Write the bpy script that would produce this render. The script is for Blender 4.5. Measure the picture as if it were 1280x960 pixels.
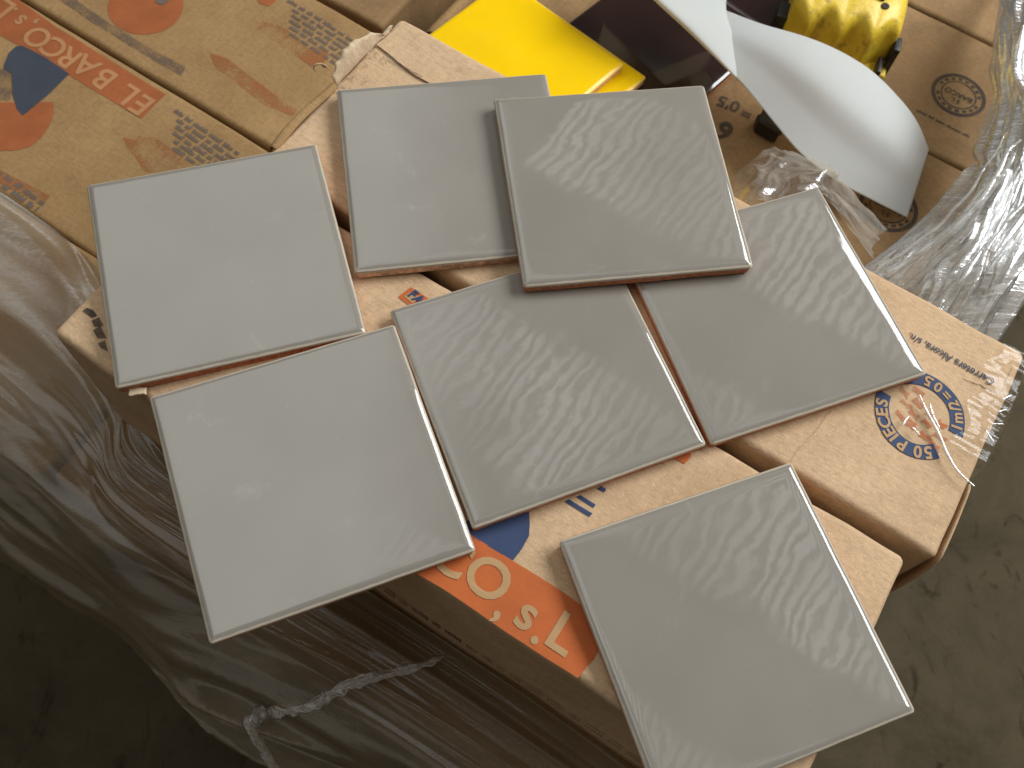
import bpy, bmesh, math, random
import numpy as np
from mathutils import Vector, Matrix, noise

S = bpy.context.scene
random.seed(7)
for o in list(bpy.data.objects):
    bpy.data.objects.remove(o)

# ------------------------------------------------------------------ camera
CAM_H, F_PX = 0.3467557, 1156.577
CAM_R = (Matrix.Rotation(math.radians(24.73637), 3, 'X') @ Matrix.Rotation(math.radians(8.79853), 3, 'Z'))
cam_d = bpy.data.cameras.new('camera')
cam = bpy.data.objects.new('camera', cam_d)
S.collection.objects.link(cam)
cam.matrix_world = Matrix.Translation((0, 0, CAM_H)) @ CAM_R.to_4x4()
cam_d.sensor_width = 36.0
cam_d.lens = 36.0 * F_PX / 1280.0
cam_d.clip_start = 0.01
cam_d.clip_end = 50
cam_d.dof.use_dof = True
cam_d.dof.focus_distance = 0.385
cam_d.dof.aperture_fstop = 20.0
S.camera = cam

# ------------------------------------------------------------------ world and lamps
W = bpy.data.worlds.new('World')
S.world = W
W.use_nodes = True
bg = W.node_tree.nodes['Background']
bg.inputs['Color'].default_value = (1.0, 0.90, 0.76, 1)
bg.inputs['Strength'].default_value = 0.135


def lamp(name, loc, target, sx, sy, power, col, spin=0.0):
    l = bpy.data.lights.new(name, 'AREA')
    l.shape = 'RECTANGLE'
    l.size, l.size_y = sx, sy
    l.energy = power
    l.color = col
    o = bpy.data.objects.new(name, l)
    S.collection.objects.link(o)
    dirv = Vector(target) - Vector(loc)
    q = dirv.to_track_quat('-Z', 'Y')
    o.matrix_world = Matrix.Translation(loc) @ q.to_matrix().to_4x4() @ Matrix.Rotation(spin, 4, 'Z')
    return o


TH = math.radians(-24.3)        # the stack, like the roof above it, is turned by this angle
lamp('doorway_light', (1.08, 0.86, 1.02), (0.10, 0.17, 0.0), 1.05, 0.7, 34, (0.98, 1.0, 0.995))


def roof_at(d, n):
    return (math.cos(TH) * d - math.sin(TH) * n, math.sin(TH) * d + math.cos(TH) * n)


class LampNodes:
    """emission pattern over an area lamp, in roof coordinates (along and across the roof sheets)"""
    def __init__(self, ob):
        ob.data.use_nodes = True
        self.t = ob.data.node_tree
        self.em = [n for n in self.t.nodes if n.type == 'EMISSION'][0]
        self.ge = self.t.nodes.new('ShaderNodeNewGeometry')
        self.along = self.dot((math.cos(TH), math.sin(TH), 0))
        self.across = self.dot((-math.sin(TH), math.cos(TH), 0))

    def op(self, op, a, b=None, c=None):
        n = self.t.nodes.new('ShaderNodeMath'); n.operation = op
        for k, v in enumerate((a, b, c)):
            if v is None: continue
            if isinstance(v, (int, float)): n.inputs[k].default_value = v
            else: self.t.links.new(v, n.inputs[k])
        return n.outputs[0]

    def dot(self, vec):
        n = self.t.nodes.new('ShaderNodeVectorMath'); n.operation = 'DOT_PRODUCT'
        self.t.links.new(self.ge.outputs['Position'], n.inputs[0]); n.inputs[1].default_value = vec
        return n.outputs['Value']

    def clamp01(self, a):
        return self.op('MINIMUM', self.op('MAXIMUM', a, 0.0), 1.0)

    def strength(self, a):
        self.t.links.new(a, self.em.inputs['Strength'])


# plain skylight over the left, its emission faded along a diagonal to shape the tile reflections
x, y = roof_at(-1.0, .5)
sky = LampNodes(lamp('roof_skylight', (x, y, 1.70), (x, y, 0), 1.7, 2.2, 4.6 * 1.7 * 2.2, (0.95, 1.0, 0.99), TH))
f = sky.op('MULTIPLY_ADD', sky.along, -.85, -.85 * .41)
f = sky.op('ADD', f, sky.op('MULTIPLY_ADD', sky.across, -.53, .53 * .53))
sky.strength(sky.clamp01(sky.op('MULTIPLY_ADD', f, 3.0, .5)))
# corrugated translucent roof sheets: strips of daylight broken up by the corrugation
x, y = roof_at(.10, 1.18)
sh = LampNodes(lamp('roof_sheets', (x, y, 1.72), (x, y, 0), 1.64, 1.9, 1.0, (1.0, 0.99, 0.96), TH))
flute = sh.clamp01(sh.op('MULTIPLY_ADD', sh.op('SINE', sh.op('MULTIPLY', sh.along, 2 * math.pi / .034)), 2.0, .5))
strip = sh.clamp01(sh.op('MULTIPLY_ADD', sh.op('SINE', sh.op('MULTIPLY_ADD', sh.across, 2 * math.pi / .70, 0.045)), 2.6, 1.0))
fade = sh.op('MULTIPLY_ADD', sh.op('SINE', sh.op('ADD', sh.op('MULTIPLY', sh.along, 9.0), sh.op('MULTIPLY', sh.across, 5.0))), .32, .80)
there = sh.op('MAXIMUM', sh.clamp01(sh.op('MULTIPLY_ADD', sh.along, 6.0, 2.6)), sh.clamp01(sh.op('MULTIPLY_ADD', sh.across, 6.0, -4.2)))
sh.strength(sh.op('MULTIPLY', there, sh.op('MULTIPLY_ADD', sh.op('MULTIPLY', sh.op('MULTIPLY', flute, fade), strip), 14.0, .3)))

S.view_settings.view_transform = 'Standard'
S.view_settings.look = 'None'
S.view_settings.gamma = 1.0
S.view_settings.exposure = 0.0
S.view_settings.use_curve_mapping = False
S.render.engine = 'CYCLES'
S.cycles.use_denoising = True
S.cycles.max_bounces = 8
S.cycles.transparent_max_bounces = 24
S.cycles.caustics_reflective = False
S.cycles.caustics_refractive = False
S.cycles.sample_clamp_indirect = 4.0

# ------------------------------------------------------------------ helpers
DV = Vector((math.cos(TH), math.sin(TH), 0))
NV = Vector((-math.sin(TH), math.cos(TH), 0))
LAYER = 0.106


def px(u, v, z):
    """pixel of the 1280x960 photograph -> point on the level z"""
    d = CAM_R @ Vector(((u - 640) / F_PX, -(v - 480) / F_PX, -1.0))
    t = (z - CAM_H) / d.z
    return Vector((0, 0, CAM_H)) + d * t


def dn(d, n, z=0.0):
    """stack coordinates in millimetres (along the boxes, across the boxes) -> point"""
    p = DV * (d * .001) + NV * (n * .001)
    p.z = z
    return p


def to_dn(p):
    return p.x * DV.x + p.y * DV.y, p.x * NV.x + p.y * NV.y


def link(o, parent=None):
    S.collection.objects.link(o)
    if parent is not None:
        o.parent = parent
    return o


def empty(name, loc=(0, 0, 0), rotz=0.0):
    o = bpy.data.objects.new(name, None)
    o.empty_display_size = 0.02
    o.location = loc
    o.rotation_euler = (0, 0, rotz)
    return link(o)


def tag(o, label=None, cat=None, group=None, kind=None):
    if label: o['label'] = label
    if cat: o['category'] = cat
    if group: o['group'] = group
    if kind: o['kind'] = kind
    return o


def mesh_obj(name, verts, faces, mat, parent=None, smooth=True):
    me = bpy.data.meshes.new(name)
    me.from_pydata([tuple(v) for v in verts], [], faces)
    me.update()
    if smooth:
        me.polygons.foreach_set('use_smooth', [True] * len(me.polygons))
    if mat: me.materials.append(mat)
    return link(bpy.data.objects.new(name, me), parent)


def bm_obj(name, bm, mat, parent=None, smooth=False):
    me = bpy.data.meshes.new(name)
    bm.normal_update()
    bm.to_mesh(me)
    bm.free()
    if smooth:
        me.polygons.foreach_set('use_smooth', [True] * len(me.polygons))
    if mat: me.materials.append(mat)
    return link(bpy.data.objects.new(name, me), parent)


# ------------------------------------------------------------------ materials
class NT:
    def __init__(self, name):
        self.m = bpy.data.materials.new(name)
        self.m.use_nodes = True
        self.t = self.m.node_tree
        self.t.nodes.clear()
        self.out = self.n('ShaderNodeOutputMaterial')

    def n(self, typ, **kw):
        nd = self.t.nodes.new(typ)
        for k, v in kw.items():
            setattr(nd, k, v)
        return nd

    def l(self, a, b):
        self.t.links.new(a, b)

    def setin(self, sock, v):
        if hasattr(v, 'is_linked') or isinstance(v, bpy.types.NodeSocket):
            self.l(v, sock)
        else:
            if isinstance(v, (tuple, list)) and len(v) == 3 and sock.type == 'RGBA':
                v = (*v, 1)
            sock.default_value = v

    def math(self, op, a, b=None, c=None, clamp=False):
        nd = self.n('ShaderNodeMath', operation=op, use_clamp=clamp)
        for i, v in enumerate((a, b, c)):
            if v is not None: self.setin(nd.inputs[i], v)
        return nd.outputs[0]

    def mix(self, f, a, b):
        nd = self.n('ShaderNodeMix', data_type='RGBA')
        self.setin(nd.inputs[0], f); self.setin(nd.inputs[6], a); self.setin(nd.inputs[7], b)
        return nd.outputs[2]

    def ramp(self, v, lo, hi, a=0.0, b=1.0, interp='SMOOTHSTEP'):
        nd = self.n('ShaderNodeMapRange', interpolation_type=interp)
        self.setin(nd.inputs[0], v)
        for i, q in enumerate((lo, hi, a, b)): self.setin(nd.inputs[1 + i], q)
        return nd.outputs[0]

    def coord(self, kind='Object'):
        return self.n('ShaderNodeTexCoord').outputs[kind]

    def mapping(self, vec, loc=(0, 0, 0), rot=(0, 0, 0), scale=(1, 1, 1)):
        nd = self.n('ShaderNodeMapping')
        self.l(vec, nd.inputs[0])
        self.setin(nd.inputs[1], loc); self.setin(nd.inputs[2], rot); self.setin(nd.inputs[3], scale)
        return nd.outputs[0]

    def noise(self, vec, scale, detail=4, rough=.55, dist=0.0, out=0):
        nd = self.n('ShaderNodeTexNoise')
        self.l(vec, nd.inputs['Vector'])
        self.setin(nd.inputs['Scale'], scale)
        self.setin(nd.inputs['Detail'], detail); self.setin(nd.inputs['Roughness'], rough)
        self.setin(nd.inputs['Distortion'], dist)
        return nd.outputs[out]

    def attr(self, name):
        nd = self.n('ShaderNodeAttribute', attribute_type='OBJECT', attribute_name=name)
        return nd.outputs['Fac']

    def bump(self, h, dist=1.0, strength=1.0, normal=None):
        nd = self.n('ShaderNodeBump')
        self.setin(nd.inputs['Height'], h)
        nd.inputs['Distance'].default_value = dist
        nd.inputs['Strength'].default_value = strength
        if normal is not None: self.l(normal, nd.inputs['Normal'])
        return nd.outputs[0]

    def principled(self, **kw):
        nd = self.n('ShaderNodeBsdfPrincipled')
        for k, v in kw.items():
            self.setin(nd.inputs[k.replace('_', ' ')], v)
        self.l(nd.outputs[0], self.out.inputs[0])
        return nd


def cardboard_mat(name, light, dark, stain, flute=0.00010):
    t = NT(name)
    co = t.coord()
    n1 = t.noise(co, 14, 5, .6)
    n2 = t.noise(t.mapping(co, scale=(260, 900, 900)), 1, 3, .6)
    n3 = t.noise(co, 38, 4, .65, 1.2)
    n4 = t.noise(co, 1100, 2, .6)
    c = t.mix(t.ramp(n1, .32, .70), dark, light)
    c = t.mix(t.math('MULTIPLY', t.ramp(n3, .50, .74), .60), c, stain)
    c = t.mix(t.math('MULTIPLY', t.ramp(n2, .38, .72), .42), c, tuple(x * .62 for x in dark))
    c = t.mix(t.math('MULTIPLY', t.ramp(n4, .54, .78), .50), c, tuple(min(1, x * 1.35) for x in light))
    sep = t.n('ShaderNodeSeparateXYZ'); t.l(co, sep.inputs[0])
    wob = t.math('MULTIPLY', t.noise(co, 30, 2), .0012)
    w = t.math('SINE', t.math('MULTIPLY', t.math('ADD', sep.outputs[0], wob), 2 * math.pi / .0046))
    h = t.math('ADD', t.math('MULTIPLY', t.math('MULTIPLY', w, n1), flute), t.math('MULTIPLY', t.noise(co, 90, 5, .6), .0009))
    h = t.math('ADD', h, t.math('MULTIPLY', n4, .00008))
    t.principled(Base_Color=c, Roughness=.82, Normal=t.bump(h, 1.0, .8), Specular_IOR_Level=.25)
    return t.m


def print_mat(name, col, wear=.35, worn=(.36, .25, .14), fade=0.0):
    t = NT(name)
    co = t.coord()
    n = t.noise(co, 160, 5, .7)
    n2 = t.noise(co, 700, 3, .6)
    f = t.ramp(t.math('ADD', t.math('MULTIPLY', n, .7), t.math('MULTIPLY', n2, .3)), .5 + .32 * (1 - wear), .62 + .32 * (1 - wear), 0, .85)
    c = t.mix(t.ramp(t.noise(co, 60, 3), .3, .7), tuple(x * .86 for x in col), col)
    c = t.mix(f, c, worn)
    h = t.math('MULTIPLY', n2, .00006)
    kw = {}
    if fade:       # ink rubbed away: the card shows through
        k = t.math('ADD', t.math('MULTIPLY', t.noise(co, 45, 4, .6), .6), t.math('MULTIPLY', t.noise(t.mapping(co, scale=(500, 1400, 900)), 1, 3, .6), .4))
        kw['Alpha'] = t.ramp(k, .40, .58, 1 - fade * .6, max(0, 1 - fade * 1.75))
    t.principled(Base_Color=c, Roughness=.72, Normal=t.bump(h, 1.0, .7), Specular_IOR_Level=.3, **kw)
    return t.m


def plain_mat(name, col, rough=.6, var=.15, scale=60, bumpd=0.0, spec=.5, metal=0.0):
    t = NT(name)
    co = t.coord()
    n = t.noise(co, scale, 5, .6)
    c = t.mix(t.ramp(n, .3, .7), tuple(x * (1 - var) for x in col), tuple(min(1, x * (1 + var)) for x in col))
    kw = dict(Base_Color=c, Roughness=rough, Specular_IOR_Level=spec, Metallic=metal)
    if bumpd: kw['Normal'] = t.bump(t.math('MULTIPLY', n, bumpd), 1.0, 1.0)
    t.principled(**kw)
    return t.m


def glaze_mat(name, base, cream, ripple=True, rough=.035, ior=1.62, edge=.75, coat=1.0):
    """glaze with thin cream rims, faint ripples of the glaze in two bands"""
    t = NT(name)
    co = t.coord()
    sep = t.n('ShaderNodeSeparateXYZ'); t.l(co, sep.inputs[0])
    X, Y, Z = sep.outputs
    fine = t.noise(co, 240, 4, .6)
    big = t.noise(co, 22, 3, .5)
    c = t.mix(t.ramp(big, .3, .7), tuple(x * .96 for x in base), tuple(x * 1.04 for x in base))
    c = t.mix(t.math('MULTIPLY', t.ramp(t.noise(co, 1500, 2, .7), .35, .65), .10), c, tuple(x * .72 for x in base))
    # distance from the tile's edge in millimetres: the glaze runs thin on the rim
    ed = t.math('SUBTRACT', .05, t.math('MAXIMUM', t.math('ABSOLUTE', X), t.math('ABSOLUTE', Y)))
    wv = t.math('MULTIPLY', t.math('SUBTRACT', fine, .5), .0006)
    ed2 = t.math('ADD', ed, wv)
    rim = t.math('MULTIPLY', t.ramp(ed2, .0001, .0004), t.ramp(ed2, .0013, .0006))
    c = t.mix(t.math('MULTIPLY', rim, edge), c, cream)
    low = t.ramp(t.math('ADD', Z, wv), -.0018, -.0013, 1, 0)
    c = t.mix(low, c, cream)
    rg = t.ramp(t.noise(co, 60, 4), .3, .75, rough * .8, rough * 1.25)
    kw = dict(Base_Color=c, Roughness=rg, IOR=ior)
    seed = t.attr('seed')
    off = t.n('ShaderNodeCombineXYZ'); t.l(seed, off.inputs[0]); t.l(t.math('MULTIPLY', seed, 1.7), off.inputs[1])
    va = t.n('ShaderNodeVectorMath', operation='ADD'); t.l(co, va.inputs[0]); t.l(off.outputs[0], va.inputs[1])
    sc = va.outputs[0]
    if ripple:
        # smudges and grit that lie on the glaze
        c = t.mix(t.math('MULTIPLY', t.ramp(t.noise(sc, 900, 2, .5), .72, .80), .5), c, (.50, .47, .41))
        c = t.mix(t.math('MULTIPLY', t.ramp(t.noise(sc, 48, 5, .7, .8), .60, .78), .16), c, (.52, .50, .46))
    kw['Base Color'] = c
    # waviness of the fired glaze: only the clear top coat carries it
    h = t.math('MULTIPLY', t.noise(sc, 24, 1, .4), .00058)
    h = t.math('ADD', h, t.math('MULTIPLY', t.noise(sc, 80, 2, .45), .000068))
    h2 = t.math('ADD', t.math('MULTIPLY', h, .6), t.math('MULTIPLY', t.noise(co, 1200, 2), .0000012))
    nb = t.bump(h2, 1.0, 1.0)
    del kw['IOR']; del kw['Roughness']
    t.principled(Specular_IOR_Level=0.0, Roughness=.5, Coat_Weight=coat, Coat_IOR=ior, Coat_Roughness=t.ramp(t.noise(sc, 60, 4), .3, .75, rough * .8, rough * 1.3), Coat_Normal=nb, **{k.replace(' ', '_'): v for k, v in kw.items()})
    return t.m


def film_mat(name, milk=.15, gloss=.30, tint=(.93, .90, .84), rough=.13, body=(.78, .74, .66), turn=-TH, wr=.0010, wscale=(60, 400, 60)):
    t = NT(name)
    co = t.coord()
    n1 = t.noise(t.mapping(co, rot=(0, 0, turn), scale=wscale), 1, 5, .6, .4)
    n2 = t.noise(co, 300, 3, .6)
    h = t.math('ADD', t.math('MULTIPLY', n1, wr), t.math('MULTIPLY', n2, wr * .18))
    nb = t.bump(h, 1.0, 1.0)
    tr = t.n('ShaderNodeBsdfTransparent'); t.setin(tr.inputs[0], tint)
    df = t.n('ShaderNodeBsdfDiffuse'); t.setin(df.inputs[0], body); t.l(nb, df.inputs['Normal'])
    ts = t.n('ShaderNodeBsdfTranslucent'); t.setin(ts.inputs[0], body); t.l(nb, ts.inputs['Normal'])
    dm = t.n('ShaderNodeMixShader'); dm.inputs[0].default_value = .4; t.l(df.outputs[0], dm.inputs[1]); t.l(ts.outputs[0], dm.inputs[2])
    gl = t.n('ShaderNodeBsdfGlossy'); t.setin(gl.inputs[0], (.95, .97, 1.0)); t.setin(gl.inputs['Roughness'], rough); t.l(nb, gl.inputs['Normal'])
    m1 = t.n('ShaderNodeMixShader'); t.setin(m1.inputs[0], t.ramp(n1, .25, .8, milk * .5, milk * 1.6)); t.l(tr.outputs[0], m1.inputs[1]); t.l(dm.outputs[0], m1.inputs[2])
    lw = t.n('ShaderNodeLayerWeight'); lw.inputs[0].default_value = .35; t.l(nb, lw.inputs['Normal'])
    m2 = t.n('ShaderNodeMixShader'); t.setin(m2.inputs[0], t.ramp(lw.outputs['Fresnel'], 0, 1, gloss * .25, min(1, gloss * 2.2), 'LINEAR')); t.l(m1.outputs[0], m2.inputs[1]); t.l(gl.outputs[0], m2.inputs[2])
    t.l(m2.outputs[0], t.out.inputs[0])
    return t.m


M = {}
M['kraft'] = cardboard_mat('kraft cardboard', (.59, .41, .255), (.49, .335, .20), (.40, .265, .15))
M['old'] = cardboard_mat('yellowed cardboard', (.385, .240, .108), (.30, .182, .078), (.24, .132, .055))
M['brown'] = cardboard_mat('brown cardboard', (.31, .192, .090), (.232, .14, .064), (.15, .092, .042))
M['torn'] = cardboard_mat('torn cardboard ply', (.66, .53, .38), (.55, .42, .28), (.40, .28, .16))
M['orange'] = print_mat('orange print', (.52, .125, .030), .30, (.40, .22, .10), .08)
M['orange_worn'] = print_mat('worn orange print', (.40, .135, .045), .55, (.38, .25, .13), .55)
M['logo_worn'] = print_mat('broken orange print', (.52, .15, .05), .60, (.45, .29, .165), .40)
M['orange_old'] = print_mat('old orange print', (.39, .115, .038), .30, (.38, .22, .10), .12)
M['blue'] = print_mat('blue print', (.034, .055, .125), .22, (.25, .20, .16))
M['blue_old'] = print_mat('old blue print', (.048, .056, .076), .25, (.25, .20, .14))
M['grey_print'] = print_mat('grey print', (.15, .115, .090), .45, (.34, .24, .13))
M['grey_faint'] = print_mat('faint grey print', (.16, .11, .085), .45, (.34, .24, .13), .50)
M['dark_print'] = print_mat('dark print', (.055, .042, .035), .4, (.20, .13, .07), .25)
M['cream_print'] = print_mat('bare card lettering', (.44, .27, .13), .45, (.50, .15, .05))
M['cream_old'] = print_mat('bare card lettering old', (.44, .215, .095), .40, (.42, .15, .055))
M['glaze'] = glaze_mat('grey glaze', (.238, .217, .188), (.72, .62, .47), edge=.55)
M['yellow_glaze'] = glaze_mat('yellow glaze', (.84, .535, .001), (.75, .52, .22), ripple=False, rough=.22, edge=.5, coat=.45)
M['maroon_glaze'] = glaze_mat('dark maroon glaze', (.020, .0085, .0075), (.16, .07, .045), ripple=False, rough=.10, edge=.2)
M['clay'] = plain_mat('red clay biscuit', (.50, .205, .11), .85, .25, 500, .0002, .2)
M['pale_clay'] = plain_mat('pale clay biscuit', (.66, .47, .35), .85, .4, 300, .0002, .2)
M['pink_clay'] = plain_mat('pink clay biscuit', (.62, .36, .20), .85, .2, 500, .0002, .2)
M['black'] = plain_mat('black plastic', (.012, .011, .010), .35, .2, 80, 0, .5)
M['steel'] = plain_mat('bare steel', (.62, .60, .56), .3, .1, 80, 0, .5, 1.0)


# ------------------------------------------------------------------ generic shapes
def rounded_box_grid(hx, hy, hz, r, segs, warp=None, seg_r=4):
    """closed box with rounded edges, faces gridded so that it can be dented; centred on the origin"""
    def ax(h, n):
        a = [-h + r * (i / seg_r) for i in range(seg_r)]
        inner = np.linspace(-h + r, h - r, n + 1).tolist()
        return a + inner + [-q for q in reversed(a)]
    AX = [ax(hx, segs[0]), ax(hy, segs[1]), ax(hz, segs[2])]
    H = (hx, hy, hz)
    V, F, idx = [], [], {}

    def vid(p):
        k = tuple(round(q * 1e6) for q in p)
        if k not in idx:
            c = [max(-H[i] + r, min(H[i] - r, p[i])) for i in range(3)]
            dv = Vector([p[i] - c[i] for i in range(3)])
            if dv.length > 1e-9:
                q = Vector(c) + dv.normalized() * r
            else:
                q = Vector(p)
            if warp: q = warp(q)
            idx[k] = len(V); V.append(q)
        return idx[k]
    for a in range(3):
        b, c = (a + 1) % 3, (a + 2) % 3
        for sgn in (-1, 1):
            for i in range(len(AX[b]) - 1):
                for j in range(len(AX[c]) - 1):
                    q = []
                    for (ii, jj) in ((i, j), (i + 1, j), (i + 1, j + 1), (i, j + 1)):
                        p = [0, 0, 0]; p[a] = sgn * H[a]; p[b] = AX[b][ii]; p[c] = AX[c][jj]
                        q.append(vid(p))
                    F.append(q if sgn > 0 else q[::-1])
    return V, F


def dent(p, k=0.0):
    """gentle unevenness of a carton in world space"""
    q = p * 13.0 + Vector((k, k * .7, 0))
    return Vector((noise.noise(q + Vector((3, 0, 0))), noise.noise(q + Vector((0, 9, 0))), noise.noise(q + Vector((0, 0, 5)))))


class Carton:
    def __init__(self, d0, d1, n0, n1, ztop, h, mat, label, yaw=0.0, dents=.0010, r=.0034, group='tile cartons stacked on the pallet'):
        self.z = ztop
        self.root = empty('cardboard_box', dn((d0 + d1) / 2, (n0 + n1) / 2, ztop - h), TH + yaw)
        tag(self.root, label, 'cardboard box', group)
        self.mw = Matrix.Translation(self.root.location) @ Matrix.Rotation(TH + yaw, 4, 'Z')
        self.inv = self.mw.inverted()
        self.k = d0 * .37 + n0
        self.dents = dents
        hx, hy, hz = (d1 - d0) * .0005, (n1 - n0) * .0005, h / 2

        def warp(q):
            q = q + Vector((0, 0, hz))
            w = self.mw @ q
            return q + self.disp(w)
        V, F = rounded_box_grid(hx, hy, hz, r, (44, 16, 12), warp)
        self.body = mesh_obj('carton_wall', V, F, mat, self.root)

    def disp(self, w):
        f = dent(w, self.k) * self.dents
        f += dent(w * 4.0, self.k + 5) * self.dents * .35
        return f

    def put(self, verts, faces, name, mat, lift=.0003, smooth=True):
        """world-space flat verts laid on the lid"""
        out = []
        for v in verts:
            q = self.inv @ Vector(v)
            q = q + self.disp(Vector((v[0], v[1], self.z)))
            q.z += lift
            out.append(q)
        return mesh_obj(name, out, faces, mat, self.root, smooth)

    def poly(self, name, pts, mat, lift=.0003, cell=.006):
        """flat printed patch from world points, cut into small cells so it follows the lid"""
        bm = bmesh.new()
        vs = [bm.verts.new((p[0], p[1], 0)) for p in pts]
        f = bm.faces.new(vs)
        if f.normal.z < 0 or True:
            bm.normal_update()
            if f.normal.z < 0: f.normal_flip()
        xs = [p[0] for p in pts]; ys = [p[1] for p in pts]
        for axis, lo, hi in ((0, min(xs), max(xs)), (1, min(ys), max(ys))):
            c = lo + cell
            while c < hi:
                no = Vector((1, 0, 0)) if axis == 0 else Vector((0, 1, 0))
                co = Vector((c, 0, 0)) if axis == 0 else Vector((0, c, 0))
                bmesh.ops.bisect_plane(bm, geom=bm.verts[:] + bm.edges[:] + bm.faces[:], plane_co=co, plane_no=no)
                c += cell
        bmesh.ops.triangulate(bm, faces=bm.faces[:])
        bm.verts.index_update()
        V = [(v.co.x, v.co.y, self.z) for v in bm.verts]
        F = [[v.index for v in f.verts] for f in bm.faces]
        bm.free()
        return self.put(V, F, name, mat, lift)

    def polypx(self, name, pts, mat, **k):
        return self.poly(name, [px(u, v, self.z) for u, v in pts], mat, **k)

    def polydn(self, name, pts, mat, **k):
        return self.poly(name, [dn(a, b, self.z) for a, b in pts], mat, **k)

    def text(self, name, s, d, n, ang, size, mat, bold=0.0, sx=1.0, lift=.00055, align='CENTER'):
        """lettering centred at stack coordinates d,n, turned by ang (radians, relative to the stack)"""
        V, F = text_mesh(s, size, bold, align)
        a = TH + ang
        ca, sa = math.cos(a), math.sin(a)
        o = dn(d, n, self.z)
        W_ = [(o.x + ca * x * sx - sa * y, o.y + sa * x * sx + ca * y, self.z) for x, y in V]
        return self.put(W_, F, name, mat, lift, False)


def text_mesh(s, size, bold=0.0, align='CENTER'):
    cu = bpy.data.curves.new('txt', 'FONT')
    cu.body = s
    cu.size = size
    cu.offset = bold
    cu.align_x = align
    cu.align_y = 'CENTER'
    cu.fill_mode = 'FRONT'
    cu.resolution_u = 4
    o = bpy.data.objects.new('txt', cu)
    S.collection.objects.link(o)
    dg = bpy.context.evaluated_depsgraph_get()
    me = bpy.data.meshes.new_from_object(o.evaluated_get(dg))
    V = [(v.co.x, v.co.y) for v in me.vertices]
    F = [list(p.vertices) for p in me.polygons]
    bpy.data.objects.remove(o)
    bpy.data.curves.remove(cu)
    bpy.data.meshes.remove(me)
    return V, F


def arc_pts(cd, cn, r0, r1, a0, a1, k=28):
    P = [(cd + r1 * math.cos(math.radians(a0 + (a1 - a0) * i / k)), cn + r1 * math.sin(math.radians(a0 + (a1 - a0) * i / k))) for i in range(k + 1)]
    P += [(cd + r0 * math.cos(math.radians(a1 + (a0 - a1) * i / k)), cn + r0 * math.sin(math.radians(a1 + (a0 - a1) * i / k))) for i in range(k + 1)]
    return P


def circle_pts(cd, cn, r, k=40):
    return [(cd + r * math.cos(2 * math.pi * i / k), cn + r * math.sin(2 * math.pi * i / k)) for i in range(k)]


def small_print(carton, name, d, n, ang, lines, length, line_h, mat, seed=1, shear=0.0):
    """rows of print too fine to read, joined into one flat patch of strokes"""
    rnd = random.Random(seed)
    V, F = [], []
    a = TH + ang
    ca, sa = math.cos(a), math.sin(a)
    o = dn(d, n, carton.z)
    for r in range(lines):
        x = rnd.uniform(0, .004) + shear * r
        y = -r * line_h
        end = length * rnd.uniform(.8, 1.0) + shear * r
        while x < end:
            wl = rnd.uniform(.003, .010)
            xe = min(x + wl, end)
            while x < xe:
                g = line_h * rnd.uniform(.22, .36)
                hgt = line_h * rnd.choice((.5, .5, .72))
                b = len(V)
                for (gx, gy) in ((x, y), (x + g * .8, y), (x + g * .8, y + hgt), (x, y + hgt)):
                    V.append((o.x + ca * gx - sa * gy, o.y + sa * gx + ca * gy, carton.z))
                F.append([b, b + 1, b + 2, b + 3])
                x += g
            x += line_h * .45
    ob = carton.put(V, F, name, mat, .0004, False)
    return ob


# ------------------------------------------------------------------ floor and stack core
def floor_material():
    t = NT('stained concrete floor')
    co = t.coord()
    n1 = t.noise(co, 9, 6, .65, .6)
    n2 = t.noise(t.mapping(co, rot=(0, 0, .6), scale=(30, 16, 20)), 1, 5, .6, 1.5)
    n3 = t.noise(co, 120, 4, .6)
    c = t.mix(t.ramp(n1, .3, .7), (.060, .047, .027), (.092, .073, .044))
    c = t.mix(t.math('MULTIPLY', t.ramp(n2, .54, .72), .8), c, (.024, .018, .009))
    c = t.mix(t.math('MULTIPLY', t.ramp(n3, .5, .8), .25), c, (.12, .095, .06))
    t.principled(Base_Color=c, Roughness=.8, Specular_IOR_Level=.12, Normal=t.bump(t.math('MULTIPLY', n1, .01), 1.0, .5))
    return t.m


FLOOR_Z = -0.62
bm = bmesh.new()
bmesh.ops.create_grid(bm, x_segments=4, y_segments=4, size=3.0)
fl = bm_obj('floor', bm, floor_material())
fl.location = (0, .4, FLOOR_Z)
tag(fl, kind='structure')

# the lower courses of the load, hidden under the visible cartons
bm = bmesh.new()
for (d0, d1, n0, n1, z0, z1) in ((-585, 78, 20, 692, FLOOR_Z + .002, -2 * LAYER - .001), (-245, 82, 132, 356, -2 * LAYER, -LAYER - .0015)):
    r = bmesh.ops.create_cube(bm, size=1.0)
    for v in r['verts']:
        p = dn((d0 + d1) / 2 + v.co.x * (d1 - d0), (n0 + n1) / 2 + v.co.y * (n1 - n0), (z0 + z1) / 2 + v.co.z * (z1 - z0))
        v.co = p
core = bm_obj('lower_courses', bm, M['brown'])
tag(core, kind='structure')

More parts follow.
